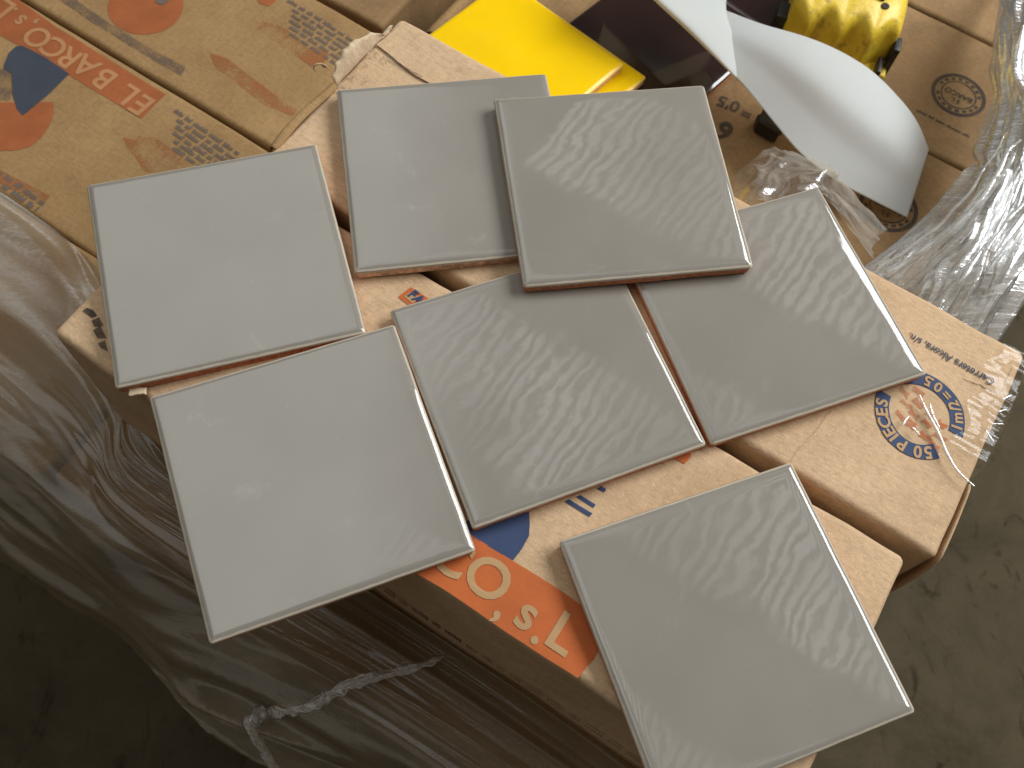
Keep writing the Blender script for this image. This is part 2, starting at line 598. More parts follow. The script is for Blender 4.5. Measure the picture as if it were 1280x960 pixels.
# ------------------------------------------------------------------ cartons
front = Carton(-235, 103, 59, 169.5, 0.0, LAYER, M['kraft'], 'kraft carton with orange CO,s.L. lettering under the front grey tiles', dents=.0017)
right = Carton(-220, 114, 175.5, 285, 0.0, LAYER, M['kraft'], 'kraft carton printed with the blue 50 PIECES ring', dents=.0015)
left1 = Carton(-590, -253, 128.5, 241, -LAYER, LAYER, M['old'], 'yellowed carton with the EL BARCO band at the left edge', yaw=math.radians(-1.2), dents=.0009)
left2 = Carton(-590, -253, 243, 353.5, -LAYER, LAYER, M['old'], 'yellowed carton behind the EL BARCO carton, with worn orange bands', yaw=math.radians(-1.0), dents=.0009)
left3 = Carton(-640, -292, 357, 468, -LAYER, LAYER, M['brown'], 'plain brown carton at the top edge behind the torn corner')
under1 = Carton(-592, -254, 15, 126, -LAYER, LAYER, M['old'], 'carton under the stretch film at the left edge')
under2 = Carton(-250, 86, 18, 129, -LAYER, LAYER, M['brown'], 'carton under the film, below the carton with orange lettering')
low1 = Carton(-257, 78, 362, 473, -LAYER, LAYER, M['brown'], "brown carton printed = 0'5 beneath the curled white sheet")
low2 = Carton(-255, 80, 475.5, 585, -LAYER, LAYER, M['brown'], 'brown carton with a full round stamp right of the white sheet')
low3 = Carton(-252, 83, 587.5, 697, -LAYER, LAYER, M['brown'], 'brown carton at the top edge behind the round stamp')

# --- front carton prints
cpx = front.polypx
band = front.polydn('printed_band', [(-125, 58.9), (16.5, 59.3), (18.0, 68), (17.6, 77), (16.8, 82.6), (-125, 82.4)], M['orange'])
for ch, u, v, sz in (('C', 565, 702, .0205), ('O', 609.5, 728.7, .0215), (',', 629, 761, .016), ('s', 660, 771, .0185), ('.', 676, 790, .018), ('L', 702, 796, .020), ('R', 533, 668, .0205), ('A', 505, 650, .0205)):
    p = px(u, v, 0)
    d, n = to_dn(p)
    front.text('lettering', ch, d * 1000, n * 1000, math.radians(-1), sz, M['cream_print'], bold=.0004).parent = band
cpx('printed_sail', [(575, 662), (597.5, 678), (640, 704), (650, 690), (660, 672), (661, 657), (660, 640), (640, 630), (600, 640)], M['blue'])
for q in (((703, 626), (708, 623), (737, 642), (733, 646)), ((717, 620), (722, 618), (741, 631), (738, 635)), ((743, 611), (748, 608), (754.5, 612), (752, 616))):
    cpx('printed_stroke', q, M['blue'])
cpx('printed_mark', [(838, 572), (864, 562), (864, 572), (856, 580), (848, 576)], M['orange'])
plate = cpx('printed_label', [(512, 357), (497, 370), (512, 382), (535, 372)], M['orange'])
cpx('printed_label_window', [(511, 364), (504.5, 370), (514, 378), (526, 371)], M['cream_print'], lift=.0005).parent = plate
d, n = to_dn(px(519, 371, 0))
front.text('lettering', 'FA', d * 1000, n * 1000, math.radians(-12), .0062, M['blue'], bold=.0002, lift=.0008).parent = plate
for q in (((104, 390), (110, 386), (118, 389), (124, 396), (116, 399)), ((116, 402), (126, 398), (132, 408), (120, 410)), ((118, 414), (128, 408), (136, 424), (124, 424)), ((124, 430), (134, 426), (138, 440), (128, 436))):
    cpx('printed_mark', q, M['dark_print'])
# print on the front carton's long side
bmv, bmf = [], []
rnd = random.Random(5)
dd = -120
while dd < 60:
    wl = rnd.uniform(3, 9)
    e = dd + wl
    hgt = 7 if dd < -40 else 3.2
    while dd < e:
        b = len(bmv)
        h0 = rnd.uniform(-1, 1)
        for (x, z) in ((dd, -.078), (dd + 1.1, -.078), (dd + 1.1, -.078 + hgt * .001 * rnd.uniform(.7, 1)), (dd, -.078 + hgt * .001)):
            w = dn(x, 58.1, z)
            bmv.append(front.inv @ w)
        bmf.append([b, b + 1, b + 2, b + 3])
        dd += 1.5
    dd += 2.2
mesh_obj('side_print', bmv, bmf, M['dark_print'], front.root, False)

# --- right carton prints
CD, CN = 84.2, 230.3
arc_a = right.polydn('printed_ring_arc', arc_pts(CD, CN, 13.6, 20.0, 180, 319), M['blue'])
arc_b = right.polydn('printed_ring_arc', arc_pts(CD, CN, 13.6, 20.0, 2, 139), M['blue'])
chars = '50 PIECES'
a = 306.0
for ch in chars:
    if ch != ' ':
        r_ = 16.8
        right.text('lettering', ch, CD + r_ * math.cos(math.radians(a)), CN + r_ * math.sin(math.radians(a)), math.radians(a - 90), .0074, M['cream_print'], bold=.00022).parent = arc_a
    a -= {' ': 9, 'I': 9.5}.get(ch, 15.0)
a = 12.0
for ch in '1 m/2 = 0.5':
    if ch != ' ':
        right.text('lettering', ch, CD + 16.8 * math.cos(math.radians(a)), CN + 16.8 * math.sin(math.radians(a)), math.radians(a + 90), .0066, M['cream_print'], bold=.0002).parent = arc_b
    a += {' ': 6, 'm': 14, '.': 6, '1': 9, '/': 8}.get(ch, 11.0)
rnd = random.Random(3)
for r_ in range(4):            # worn diagonal logo: rows of broken blocks inside the ring
    for c_ in range(4):
        d_ = 74 + c_ * 6.2 + r_ * 1.2 + rnd.uniform(-.6, .6); n_ = 241.5 - r_ * 5.4 - c_ * 1.4 + rnd.uniform(-.6, .6)
        if r_ == 0 and c_ > 1: continue
        w_, h_ = rnd.uniform(3.6, 5.6), rnd.uniform(2.6, 4.2)
        aa = math.radians(-14 + rnd.uniform(-10, 10)); ca, sa = math.cos(aa), math.sin(aa)
        sk = rnd.uniform(-1.2, 1.2)
        pts = [(-w_ / 2, -h_ / 2), (-w_ * .1, -h_ / 2 + rnd.uniform(0, .8)), (w_ / 2, -h_ / 2), (w_ / 2 + sk, h_ * .1), (w_ / 2 + sk, h_ / 2), (0, h_ / 2 - rnd.uniform(0, 1.4)), (-w_ / 2 + sk, h_ / 2)]
        right.polydn('worn_print', [(d_ + ca * x - sa * y, n_ + sa * x + ca * y) for x, y in pts], M['logo_worn'])
right.text('address_lettering', 'Carretera Alcora, s/n.', 85.8, 262.6, math.pi, .0049, M['blue_old'], bold=.00008, sx=.93)
# raised seam of the glued lid strip and its printed line near the torn end
right.polypx('lid_strip', [(470, 58), (520, 96), (600, 140), (640, 160), (760, 230), (690, 130), (560, 62), (505, 30)], M['kraft'], lift=.0011)
right.polypx('printed_line', [(480, 72), (483, 71), (528, 97), (526, 98.5)], M['grey_faint'], lift=.0014)
def crease(c, pts, w=.0011, h=.0006):
    """raised fold line in a lid"""
    cv = [px(u, v, c.z) for u, v in pts]
    rows = []
    n_ = 18
    for i in range(n_):
        t_ = i / (n_ - 1) * (len(cv) - 1)
        k = min(int(t_), len(cv) - 2)
        p = cv[k].lerp(cv[k + 1], t_ - k)
        tan = (cv[k + 1] - cv[k]).normalized()
        sd = Vector((-tan.y, tan.x, 0))
        p = p + sd * (.0008 * noise.noise(Vector((i * .6, pts[0][0], 0)))) + c.disp(p)
        hh = h * math.sin(math.pi * i / (n_ - 1)) ** .5
        rows.append([p - sd * w + Vector((0, 0, -.0003)), p - sd * w * .3 + Vector((0, 0, hh)), p + sd * w * .3 + Vector((0, 0, hh)), p + sd * w + Vector((0, 0, -.0003))])
    V = [c.inv @ q for r in rows for q in r]
    F = [[i * 4 + j, i * 4 + j + 1, i * 4 + 5 + j, i * 4 + 4 + j] for i in range(n_ - 1) for j in range(3)]
    mesh_obj('lid_crease', V, F, c.body.data.materials[0], c.root)


crease(right, [(1040, 512), (1020, 540), (998, 565), (978, 596)], .0014, .0007)
crease(right, [(1205, 470), (1226, 478), (1250, 490)], .0010, .0006)
crease(right, [(1252, 492), (1262, 470), (1270, 452)], .0008, .0005)
# --- left carton prints
zl = -LAYER
band = left1.polypx('printed_band', [(-20, -22), (15, -6), (71, 34), (206, 118), (190, 134), (176, 149), (19, 54), (-20, 32)], M['orange_old'])
for ch, u, v in (('E', 178, 131), ('L', 160, 118), ('B', 131, 98), ('A', 108, 82), ('R', 87, 72), ('C', 69, 59.5), ('O', 48, 46), (',', 39, 32), ('s', 24, 26), ('.', 14, 16), ('L', 6, 11)):
    d, n = to_dn(px(u, v, zl))
    left1.text('lettering', ch, d * 1000, n * 1000, math.pi + math.radians(-2), .0215 if ch not in ',s.' else .016, M['cream_old'], bold=.00035).parent = band
left1.polypx('printed_disc', [(66, 128), (66, 142), (62, 156), (52, 172), (38, 184), (20, 189), (0, 190), (-14, 188), (-14, 128)], M['orange_old'])
left1.polypx('printed_sail', [(28, 57), (58, 73), (86, 93), (60, 118), (28, 145), (20, 136), (15, 118), (14, 92), (4, 86), (5, 80), (11, 66), (20, 58)], M['blue_old'], lift=.0005)
left1.polypx('printed_patch', [(-6, 86), (4, 86), (13, 92), (15, 118), (10, 126), (-8, 126)], M['grey_faint'], lift=.0004)
left1.polypx('worn_print', [(152, 172), (168, 176), (172, 171), (192, 172), (215, 188), (236, 203), (206, 216), (180, 216), (166, 196), (158, 186)], M['orange_worn'])
d, n = to_dn(px(214, 139, zl))
small_print(left1, 'fine_print', d * 1000, n * 1000, math.radians(-4), 6, .064, .0042, M['grey_print'], 4, shear=.004)
left1.polypx('printed_strip', [(-10, 206), (0, 211), (22, 224), (64, 245), (54, 257), (20, 240), (-10, 224)], M['orange_worn'])
d, n = to_dn(px(-8, 214, zl))
small_print(left1, 'fine_print', d * 1000, n * 1000, math.radians(-3), 2, .044, .005, M['grey_print'], 9)
left2.polydn('printed_disc', circle_pts(-422.6, 283.6, 23.5), M['orange_old'])
left2.polypx('printed_mark', [(194, -6), (212, -6), (211, 2), (203, 6), (195, 3)], M['grey_print'], lift=.0006)
left2.polypx('worn_print', [(320, -8), (346, -10), (345, 2), (336, 8), (324, 4)], M['orange_old'])
left2.polypx('worn_print', [(330, 26), (352, 34), (385, 55), (412, 68), (404, 80), (388, 84), (360, 64), (334, 48), (322, 36)], M['orange_worn'])
left2.polypx('worn_print', [(262, 66), (285, 74), (318, 100), (350, 124), (372, 138), (366, 146), (330, 132), (300, 108), (268, 84)], M['orange_worn'])
d, n = to_dn(px(358, 2, zl))
small_print(left2, 'fine_print', d * 1000, n * 1000, math.radians(-4), 6, .068, .0042, M['grey_print'], 14, shear=.004)
left2.polypx('printed_strip', [(74, 0), (92, -2), (130, 24), (180, 54), (232, 84), (226, 95), (170, 61), (110, 24.5)], M['grey_faint'])

# --- lower right carton prints
def stamp(c, d, n):
    ring = c.polydn('stamp_ring', arc_pts(d, n, 15.6, 18.2, 0, 359.9, 48), M['dark_print'])
    c.polydn('stamp_ring', arc_pts(d, n, 11.0, 12.0, 0, 359.9, 40), M['dark_print']).parent = ring
    c.text('lettering', 'BARCO', d, n, math.pi, .0058, M['dark_print'], bold=.0002).parent = ring
    c.text('lettering', 'S L', d, n - 5.6, math.pi, .0045, M['dark_print'], bold=.0002).parent = ring
    for a_ in range(20, 360, 20):
        if abs((a_ % 180) - 0) < 12: continue
        c.polydn('stamp_mark', arc_pts(d, n, 12.8, 14.8, a_, a_ + 11, 3), M['dark_print']).parent = ring


stamp(low2, 46, 529)
stamp(low1, 41.5, 418)
d, n = to_dn(px(1143, 138, zl))
small_print(low2, 'fine_print', d * 1000, n * 1000, math.radians(0), 1, .042, .0028, M['dark_print'], 21)
d, n = to_dn(px(1166, 214, zl))
small_print(low2, 'fine_print', d * 1000, n * 1000, 0, 1, .02, .0028, M['dark_print'], 22)
d, n = to_dn(px(917, 134, zl))
low1.text('lettering', "0'5", d * 1000 - 4, n * 1000, math.pi + .12, .0125, M['dark_print'], bold=.0003)
d, n = to_dn(px(932, 143, zl))
low1.text('lettering', '=', d * 1000, n * 1000, math.pi + .1, .012, M['dark_print'], bold=.0003)
d, n = to_dn(px(906, 163, zl))
low1.text('lettering', '6', d * 1000, n * 1000, math.pi + .15, .019, M['dark_print'], bold=.0006)


# --- torn flap on the left end of the right carton, opened flap on its right end
def ribbon(name, rows, mat, parent, inv, thick=.0012, sub=1):
    """rows: list of lists of world points -> smooth sheet with thickness"""
    nr, nc = len(rows), len(rows[0])
    V = [inv @ Vector(p) for r in rows for p in r]
    F = [[i * nc + j, i * nc + j + 1, (i + 1) * nc + j + 1, (i + 1) * nc + j] for i in range(nr - 1) for j in range(nc - 1)]
    o = mesh_obj(name, V, F, mat, parent)
    m = o.modifiers.new('thickness', 'SOLIDIFY'); m.thickness = thick; m.offset = 0
    if sub:
        s = o.modifiers.new('smooth', 'SUBSURF'); s.levels = sub; s.render_levels = sub
    return o


rnd = random.Random(11)
rows = []
N = 26
for i in range(N):
    t_ = i / (N - 1)
    n_ = 231 + 46 * t_
    base = dn(-219 + rnd.uniform(-.4, .4), n_, .0004)
    lift = .010 * math.sin(math.pi * min(1, t_ * 1.15 + .06)) ** .6 + rnd.uniform(-.0008, .0008)
    out = 4.6 * math.sin(math.pi * min(1, t_ * 1.1 + .12)) ** .7 + rnd.uniform(-1.0, 1.0)
    rows.append([base + Vector((0, 0, -.002)), base + dn(-1.2, 0, lift * .5), base + dn(-out * .45, rnd.uniform(-.4, .4), lift * .95), base + dn(-out, rnd.uniform(-.7, .7), lift * .8)])
ribbon('torn_flap', rows, M['torn'], right.root, right.inv, .0009)
rows = []
for i in range(10):
    t_ = i / 9
    a_ = t_ * 3.6
    c0 = dn(-225, 231.5, .006)
    p = c0 + dn(-1.2 - 5.5 * math.sin(a_ * .8) * t_, -4.0 * (1 - math.cos(a_)) * .6 + 1.5 * t_, .003 * math.sin(a_))
    w_ = 2.0 * (1 - t_) + .5
    rows.append([p, p + dn(w_ * .5, w_ * .4, .0006), p + dn(w_, w_ * .5, 0)])
ribbon('torn_curl', rows, M['torn'], right.root, right.inv, .0006)
rows = []
for i in range(14):
    t_ = i / 13
    p = dn(-219.5 - .5 * math.sin(t_ * 5), 184 + 47 * t_, .001 + .0018 * math.sin(math.pi * t_))
    rows.append([p + dn(2.5, 0, -.0014), p + dn(0, 0, .0006), p + dn(-2.2 - rnd.uniform(0, .5), 0, -.0005), p + dn(-2.8, 0, -.006)])
ribbon('folded_edge', rows, M['old'], right.root, right.inv, .0008)
for i in range(14):   # loose paper fibres on the torn ply
    p = dn(-216 + rnd.uniform(0, 10) * rnd.random(), 226 + rnd.uniform(0, 40), .0006)
    aa = rnd.uniform(0, 6.28); L = rnd.uniform(1.5, 4.0)
    q = p + dn(L * math.cos(aa), L * math.sin(aa), rnd.uniform(.0003, .0022))
    s_ = dn(.22 * math.sin(aa), -.22 * math.cos(aa), 0)
    ribbon('paper_fibre', [[p - s_, p + s_], [(p + q) / 2 - s_ + Vector((0, 0, .0008)), (p + q) / 2 + s_ + Vector((0, 0, .0008))], [q - s_ * .4, q + s_ * .4]], M['torn'], right.root, right.inv, .0002, 0)
rows = []
for i in range(6):
    t_ = i / 5
    n_ = 178 + 42 * t_
    rows.append([dn(116.2 + .4 * math.sin(t_ * 4), n_, -.006), dn(118.2, n_, -.026), dn(119.5, n_, -.055), dn(120, n_, -.085)])
ribbon('end_flap', rows, M['kraft'], right.root, right.inv, .0026, 1)

# ------------------------------------------------------------------ tiles
def square_ring(h, rc, k=4, side=14):
    P = []
    for (cx, cy, a0) in ((h - rc, h - rc, 0), (-h + rc, h - rc, 90), (-h + rc, -h + rc, 180), (h - rc, -h + rc, 270)):
        for i in range(k + 1):
            a_ = math.radians(a0 + 90 * i / k)
            P.append((cx + rc * math.cos(a_), cy + rc * math.sin(a_)))
    out = []
    for i, p in enumerate(P):
        out.append(p)
        q = P[(i + 1) % len(P)]
        if i % (k + 1) == k:        # straight side, cut up so that it can be uneven
            out += [(p[0] + (q[0] - p[0]) * m / side, p[1] + (q[1] - p[1]) * m / side) for m in range(1, side)]
    return out


def tile_meshes(half=.05, thick=.0070):
    prof = [(.0006, -.0021), (.0001, -.0020), (.0, -.0017), (.0001, -.00135), (.0004, -.00098), (.0009, -.00065), (.0015, -.00038), (.0020, -.00018), (.0026, -.00005), (.0034, -.00001), (.0060, 0)]
    V, F = [], []
    rings = []
    for ins, z in prof:
        ring = square_ring(half - ins, max(.0016 - ins * .5, .0005))
        rings.append(list(range(len(V), len(V) + len(ring))))
        V += [(x, y, z) for x, y in ring]
    n_ = len(rings[0])
    for a_, b_ in zip(rings, rings[1:]):
        for i in range(n_):
            F.append([a_[i], a_[(i + 1) % n_], b_[(i + 1) % n_], b_[i]])
    F.append(rings[-1])
    g = bpy.data.meshes.new('glaze'); g.from_pydata(V, [], F); g.update()
    g.polygons.foreach_set('use_smooth', [True] * len(g.polygons))
    prof = [(.0030, -thick), (.0010, -thick + .0001), (.0006, -thick + .0006), (.0005, -.0035), (.0004, -.0020), (.0030, -.0019)]
    V, F = [], []
    rings = []
    for ins, z in prof:
        ring = square_ring(half - ins, .0012)
        rings.append(list(range(len(V), len(V) + len(ring))))
        V += [(x, y, z) for x, y in ring]
    for a_, b_ in zip(rings, rings[1:]):
        for i in range(n_):
            F.append([a_[i], a_[(i + 1) % n_], b_[(i + 1) % n_], b_[i]])
    F.append(rings[0][::-1]); F.append(rings[-1])
    c = bpy.data.meshes.new('clay_body'); c.from_pydata(V, [], F); c.update()
    return g, c


G_MESH, C_MESH = tile_meshes()


def tile(name, label, cat, group, pos, yaw, tx, ty, glaze, clay, **attrs):
    root = bpy.data.objects.new(name, None)
    root.empty_display_size = .02
    link(root)
    R = Matrix.Rotation(yaw, 4, 'Z') @ Matrix.Rotation(tx, 4, 'X') @ Matrix.Rotation(ty, 4, 'Y')
    root.matrix_world = Matrix.Translation(pos) @ R @ Matrix.Translation((0, 0, -.0070))
    tag(root, label, cat, group)
    for nm, me, mt in (('glaze', G_MESH, glaze), ('clay_body', C_MESH, clay)):
        m = me.copy(); m.materials.append(mt)
        for v in m.vertices:      # slightly uneven edges, each tile its own
            k = max(abs(v.co.x), abs(v.co.y))
            if k > .046:
                f = noise.noise(Vector((v.co.x * 90, v.co.y * 90, pos[0] * 60 + pos[1] * 37))) * .00022
                v.co.x *= 1 + f / .05; v.co.y *= 1 + f / .05
        o = link(bpy.data.objects.new(nm, m), root)
        o.location = (0, 0, .0070)
        if nm == 'glaze':
            for k, v in attrs.items(): o[k] = float(v)
    return root


TILES = [
    # x, y, z(mm), yaw, tilt x, tilt y (deg), label, clay, ripple attrs
    ((-128.7, 194.5, 7.3), (24.66, .03, .9), 'leftmost grey tile, below the EL BARCO lettering', 'clay', dict(seed=.11)),
    ((-71.5, 106.9, 7.8), (28.59, 1.25, -.5), 'grey tile overhanging the front carton edge at lower left', 'clay', dict(seed=.53)),
    ((12.7, 162.8, 7.0), (29.44, -.3, .31), 'middle grey tile, surrounded by five other grey tiles', 'clay', dict(seed=.92)),
    ((-39.9, 259.3, 7.1), (16.88, .13, -.16), 'grey tile partly covered by the top tile, nearest the torn carton corner', 'pale_clay', dict(seed=1.37)),
    ((33.2, 260.2, 14.5), (15.57, .41, -.66), 'grey tile lying on top of three others, beside the yellow tiles', 'clay', dict(seed=1.81)),
    ((103.7, 211.3, 7.5), (27.52, -.13, -1.25), 'grey tile touching the blue 50 PIECES ring', 'clay', dict(seed=2.46)),
    ((93.7, 74.4, 7.1), (27.7, .07, -.26), 'grey tile nearest the camera at lower right, cut by the frame', 'clay', dict(seed=3.05)),
]
for (p, a_, lab, cl, at) in TILES:
    tile('grey_tile', lab, 'tile', 'grey glazed tiles laid out on the cartons', Vector(p) * .001, math.radians(a_[0]), math.radians(a_[1]), math.radians(a_[2]), M['glaze'], M[cl], **at)

# yellow tiles and the dark one on the lower cartons
def tile_at_corner(u, v, z, ang, **k):
    """tile whose right-hand corner shows at pixel u,v; ang is the direction of its upper right edge"""
    c = px(u, v, z)
    e1 = Vector((math.cos(ang), math.sin(ang), 0)); e2 = Vector((-math.sin(ang), math.cos(ang), 0))
    return c + (e1 + e2) * .05, ang


zt = -LAYER + .0012
c1, a1 = tile_at_corner(809, 95, zt + .0140, math.radians(146.5))
tile('yellow_tile', 'lower yellow tile, its corner peeking out under the other yellow one', 'tile', 'yellow glazed tiles behind the grey ones', c1, a1, 0, 0, M['yellow_glaze'], M['pink_clay'])
c2, a2 = tile_at_corner(781, 79, zt + .0211, math.radians(145.3))
tile('yellow_tile', 'upper yellow tile lying on another yellow tile', 'tile', 'yellow glazed tiles behind the grey ones', c2, a2, 0, 0, M['yellow_glaze'], M['pink_clay'])
m0 = px(846, 150, zt + .0070)
m1 = px(988, 28, zt + .0070)
am = math.atan2(m1.y - m0.y, m1.x - m0.x)
e1 = Vector((math.cos(am), math.sin(am), 0)); e2 = Vector((-math.sin(am), math.cos(am), 0))
tile('maroon_tile', 'dark glossy maroon tile between the yellow tiles and the white sheet', 'tile', 'dark maroon tiles', m0 + (e1 + e2) * .05, am, 0, 0, M['maroon_glaze'], M['clay'])
tile('maroon_tile', 'dark maroon tile mostly hidden by the white sheet, beside the yellow casing', 'tile', 'dark maroon tiles', m0 + (e1 + e2) * .05 + e1 * .1006 + e2 * .0015, am, 0, 0, M['maroon_glaze'], M['clay'])


# ------------------------------------------------------------------ film, sheets
def catmull(P, t):
    """P: (k,3) control points, t in 0..1 -> points on a Catmull-Rom curve"""
    P = np.asarray(P, float)
    k = len(P) - 1
    x = np.clip(np.asarray(t) * k, 0, k - 1e-9)
    i = x.astype(int); f = (x - i)[:, None]
    p0 = P[np.maximum(i - 1, 0)]; p1 = P[i]; p2 = P[i + 1]; p3 = P[np.minimum(i + 2, k)]
    return .5 * ((2 * p1) + (-p0 + p2) * f + (2 * p0 - 5 * p1 + 4 * p2 - p3) * f ** 2 + (-p0 + 3 * p1 - 3 * p2 + p3) * f ** 3)


def net_surface(net, nu, nv):
    """net rows x cols of points -> nu x nv grid"""
    tv = np.linspace(0, 1, nv)
    rows = [catmull(r, tv) for r in net]
    rows = np.array(rows)
    tu = np.linspace(0, 1, nu)
    out = np.stack([catmull(rows[:, j], tu) for j in range(nv)], 1)
    return out


def grid_normals(G):
    du = np.gradient(G, axis=0); dv = np.gradient(G, axis=1)
    n_ = np.cross(du, dv)
    return n_ / (np.linalg.norm(n_, axis=2, keepdims=True) + 1e-12)


def grid_obj(name, G, mat, parent=None, thick=None):
    nu, nv = G.shape[:2]
    F = [[i * nv + j, i * nv + j + 1, (i + 1) * nv + j + 1, (i + 1) * nv + j] for i in range(nu - 1) for j in range(nv - 1)]
    o = mesh_obj(name, G.reshape(-1, 3).tolist(), F, mat, parent)
    if thick:
        m = o.modifiers.new('thickness', 'SOLIDIFY'); m.thickness = thick; m.offset = 0
    return o


def ridged(x, y, seed):
    return 1 - abs(noise.noise(Vector((x, y, seed)))) * 2


def crumple(G, fu, fv, amp, seed, warp=1.0, fine=.35, edge=None):
    nu, nv = G.shape[:2]
    Nn = grid_normals(G)
    D = np.zeros((nu, nv))
    for i in range(nu):
        for j in range(nv):
            u, v = i / (nu - 1), j / (nv - 1)
            w = noise.noise(Vector((u * 3, v * 3, seed + 9))) * warp
            a_ = ridged(u * fu + w, v * fv + w * .6, seed)
            b_ = ridged(u * fu * 2.3 + w * 2, v * fv * 2.3 - w, seed + 3)
            c_ = noise.noise(Vector((u * fu * 5 + w * 3, v * fv * 5, seed + 6)))
            D[i, j] = a_ - .5 + fine * (b_ - .5) + fine * .4 * c_
    return G + Nn * (D * amp)[..., None]


M['film_front'] = film_mat('brown stretch film', body=(.39, .315, .21), milk=.42, gloss=.10, tint=(.82, .74, .61), rough=.24, wr=.0006, wscale=(9, 40, 40))  # tinted browner and darker than the other film pieces
M['film_bright'] = film_mat('bunched stretch film', body=(.84, .83, .80), milk=.58, gloss=.30, tint=(.95, .93, .90), rough=.24, wr=.0013, wscale=(22, 190, 60), turn=math.radians(-48))
M['film_seam'] = film_mat('bunched film seam', body=(.60, .53, .41), milk=.22, gloss=.50, tint=(.88, .82, .72), rough=.16, wr=.0016, wscale=(120, 260, 120))
M['film_wrap'] = film_mat('tight stretch film', milk=.006, gloss=.06, tint=(.99, .98, .96), rough=.15, wr=.0003, wscale=(90, 200, 80))
M['film_clear'] = film_mat('clear stretch film', milk=.22, gloss=.10, tint=(.95, .92, .86), rough=.22, wr=.0006, wscale=(90, 200, 80))


def P(u, v, z):
    q = px(u, v, z)
    return (q.x, q.y, q.z)


def Q(d, n, z):
    q = dn(d, n, z)
    return (q.x, q.y, q.z)


# film skirt hanging over the front and left of the load
zt = -LAYER
net = [
    [Q(-480, 125, zt + .004), Q(-400, 126, zt + .003), Q(-335, 123, zt + .004), Q(-290, 112, zt + .008), Q(-250, 86, zt + .014), Q(-205, 57.0, zt + .012), Q(-130, 57.0, zt + .005), Q(-60, 57.0, zt + .003), Q(20, 57, zt + .003), Q(110, 57, zt + .003)],
    [Q(-480, 84, zt + .006), Q(-400, 86, zt + .005), Q(-330, 84, zt + .006), Q(-275, 80, zt + .010), Q(-240, 66, zt + .010), Q(-215, 44, zt + .006), Q(-130, 44, zt + .004), Q(-60, 44, zt + .003), Q(20, 44, zt + .003), Q(110, 44, zt + .003)],
    [Q(-480, 40, zt + .004), Q(-400, 42, zt + .004), Q(-330, 42, zt + .005), Q(-275, 40, zt + .010), Q(-240, 36, zt + .010), Q(-205, 28, zt + .008), Q(-130, 26, zt + .001), Q(-60, 26, zt), Q(20, 26, zt), Q(110, 26, zt)],
    [Q(-480, 8, zt + .001), Q(-400, 8, zt + .001), Q(-330, 9, zt + .001), Q(-270, 8, zt + .006), Q(-225, 8, zt + .005), Q(-185, 7, zt + .003), Q(-125, 6, zt - .010), Q(-60, 6, zt - .010), Q(20, 6, zt - .010), Q(110, 6, zt - .012)],
    [P(-160, 560, -.150), P(-60, 630, -.150), P(5, 672, -.150), P(80, 725, -.15), P(150, 762, -.15), P(215, 825, -.155), P(275, 870, -.16), P(370, 925, -.16), P(560, 1000, -.16), P(800, 1090, -.16)],
    [P(-165, 580, -.20), P(-60, 648, -.20), P(0, 690, -.20), P(80, 745, -.20), P(158, 792, -.20), P(215, 850, -.20), P(262, 905, -.20), P(350, 962, -.20), P(540, 1040, -.20), P(790, 1140, -.20)],
]
G = net_surface(net, 110, 240)
G = crumple(G, 6, 1.6, .0075, 2.3, 1.0, .32)
G[..., 2] += .0045
film = grid_obj('stretch_film', G, M['film_front'])
tag(film, 'brown wrinkled stretch film hanging down the front and left of the stack', 'plastic film', 'stretch film pieces')

# knotted seam of bunched film along the front
seam = [P(352, 975, -.175), P(338, 945, -.168), P(318, 915, -.16), P(322, 898, -.155), P(350, 890, -.14), P(392, 884, -.125), P(424, 866, -.113), P(455, 853, -.106), P(500, 842, -.102), P(545, 828, -.101), P(575, 812, -.101)]
tc = np.linspace(0, 1, 120)
cv = catmull(seam, tc)
rows = []
rnd = random.Random(4)
for i, p in enumerate(cv):
    t_ = i / 119
    w_ = .0058 * (.4 + .9 * abs(noise.noise(Vector((t_ * 14, 0, 3))))) * math.sin(math.pi * min(1, .12 + t_ * .95)) ** .5
    tan = cv[min(i + 1, 119)] - cv[max(i - 1, 0)]
    tan /= np.linalg.norm(tan)
    side = np.cross(tan, [0, 0, 1]); side /= np.linalg.norm(side)
    r_ = []
    for k in range(9):
        a_ = math.pi * k / 8
        nz = 1 + .8 * noise.noise(Vector((t_ * 30, k * .9, 5)))
        r_.append(p + side * math.cos(a_) * w_ * nz + np.array([0, 0, 1]) * (math.sin(a_) * w_ * .45 * nz + .008))
    rows.append(r_)
sm = grid_obj('bunched_seam', np.array(rows), M['film_seam'], film)

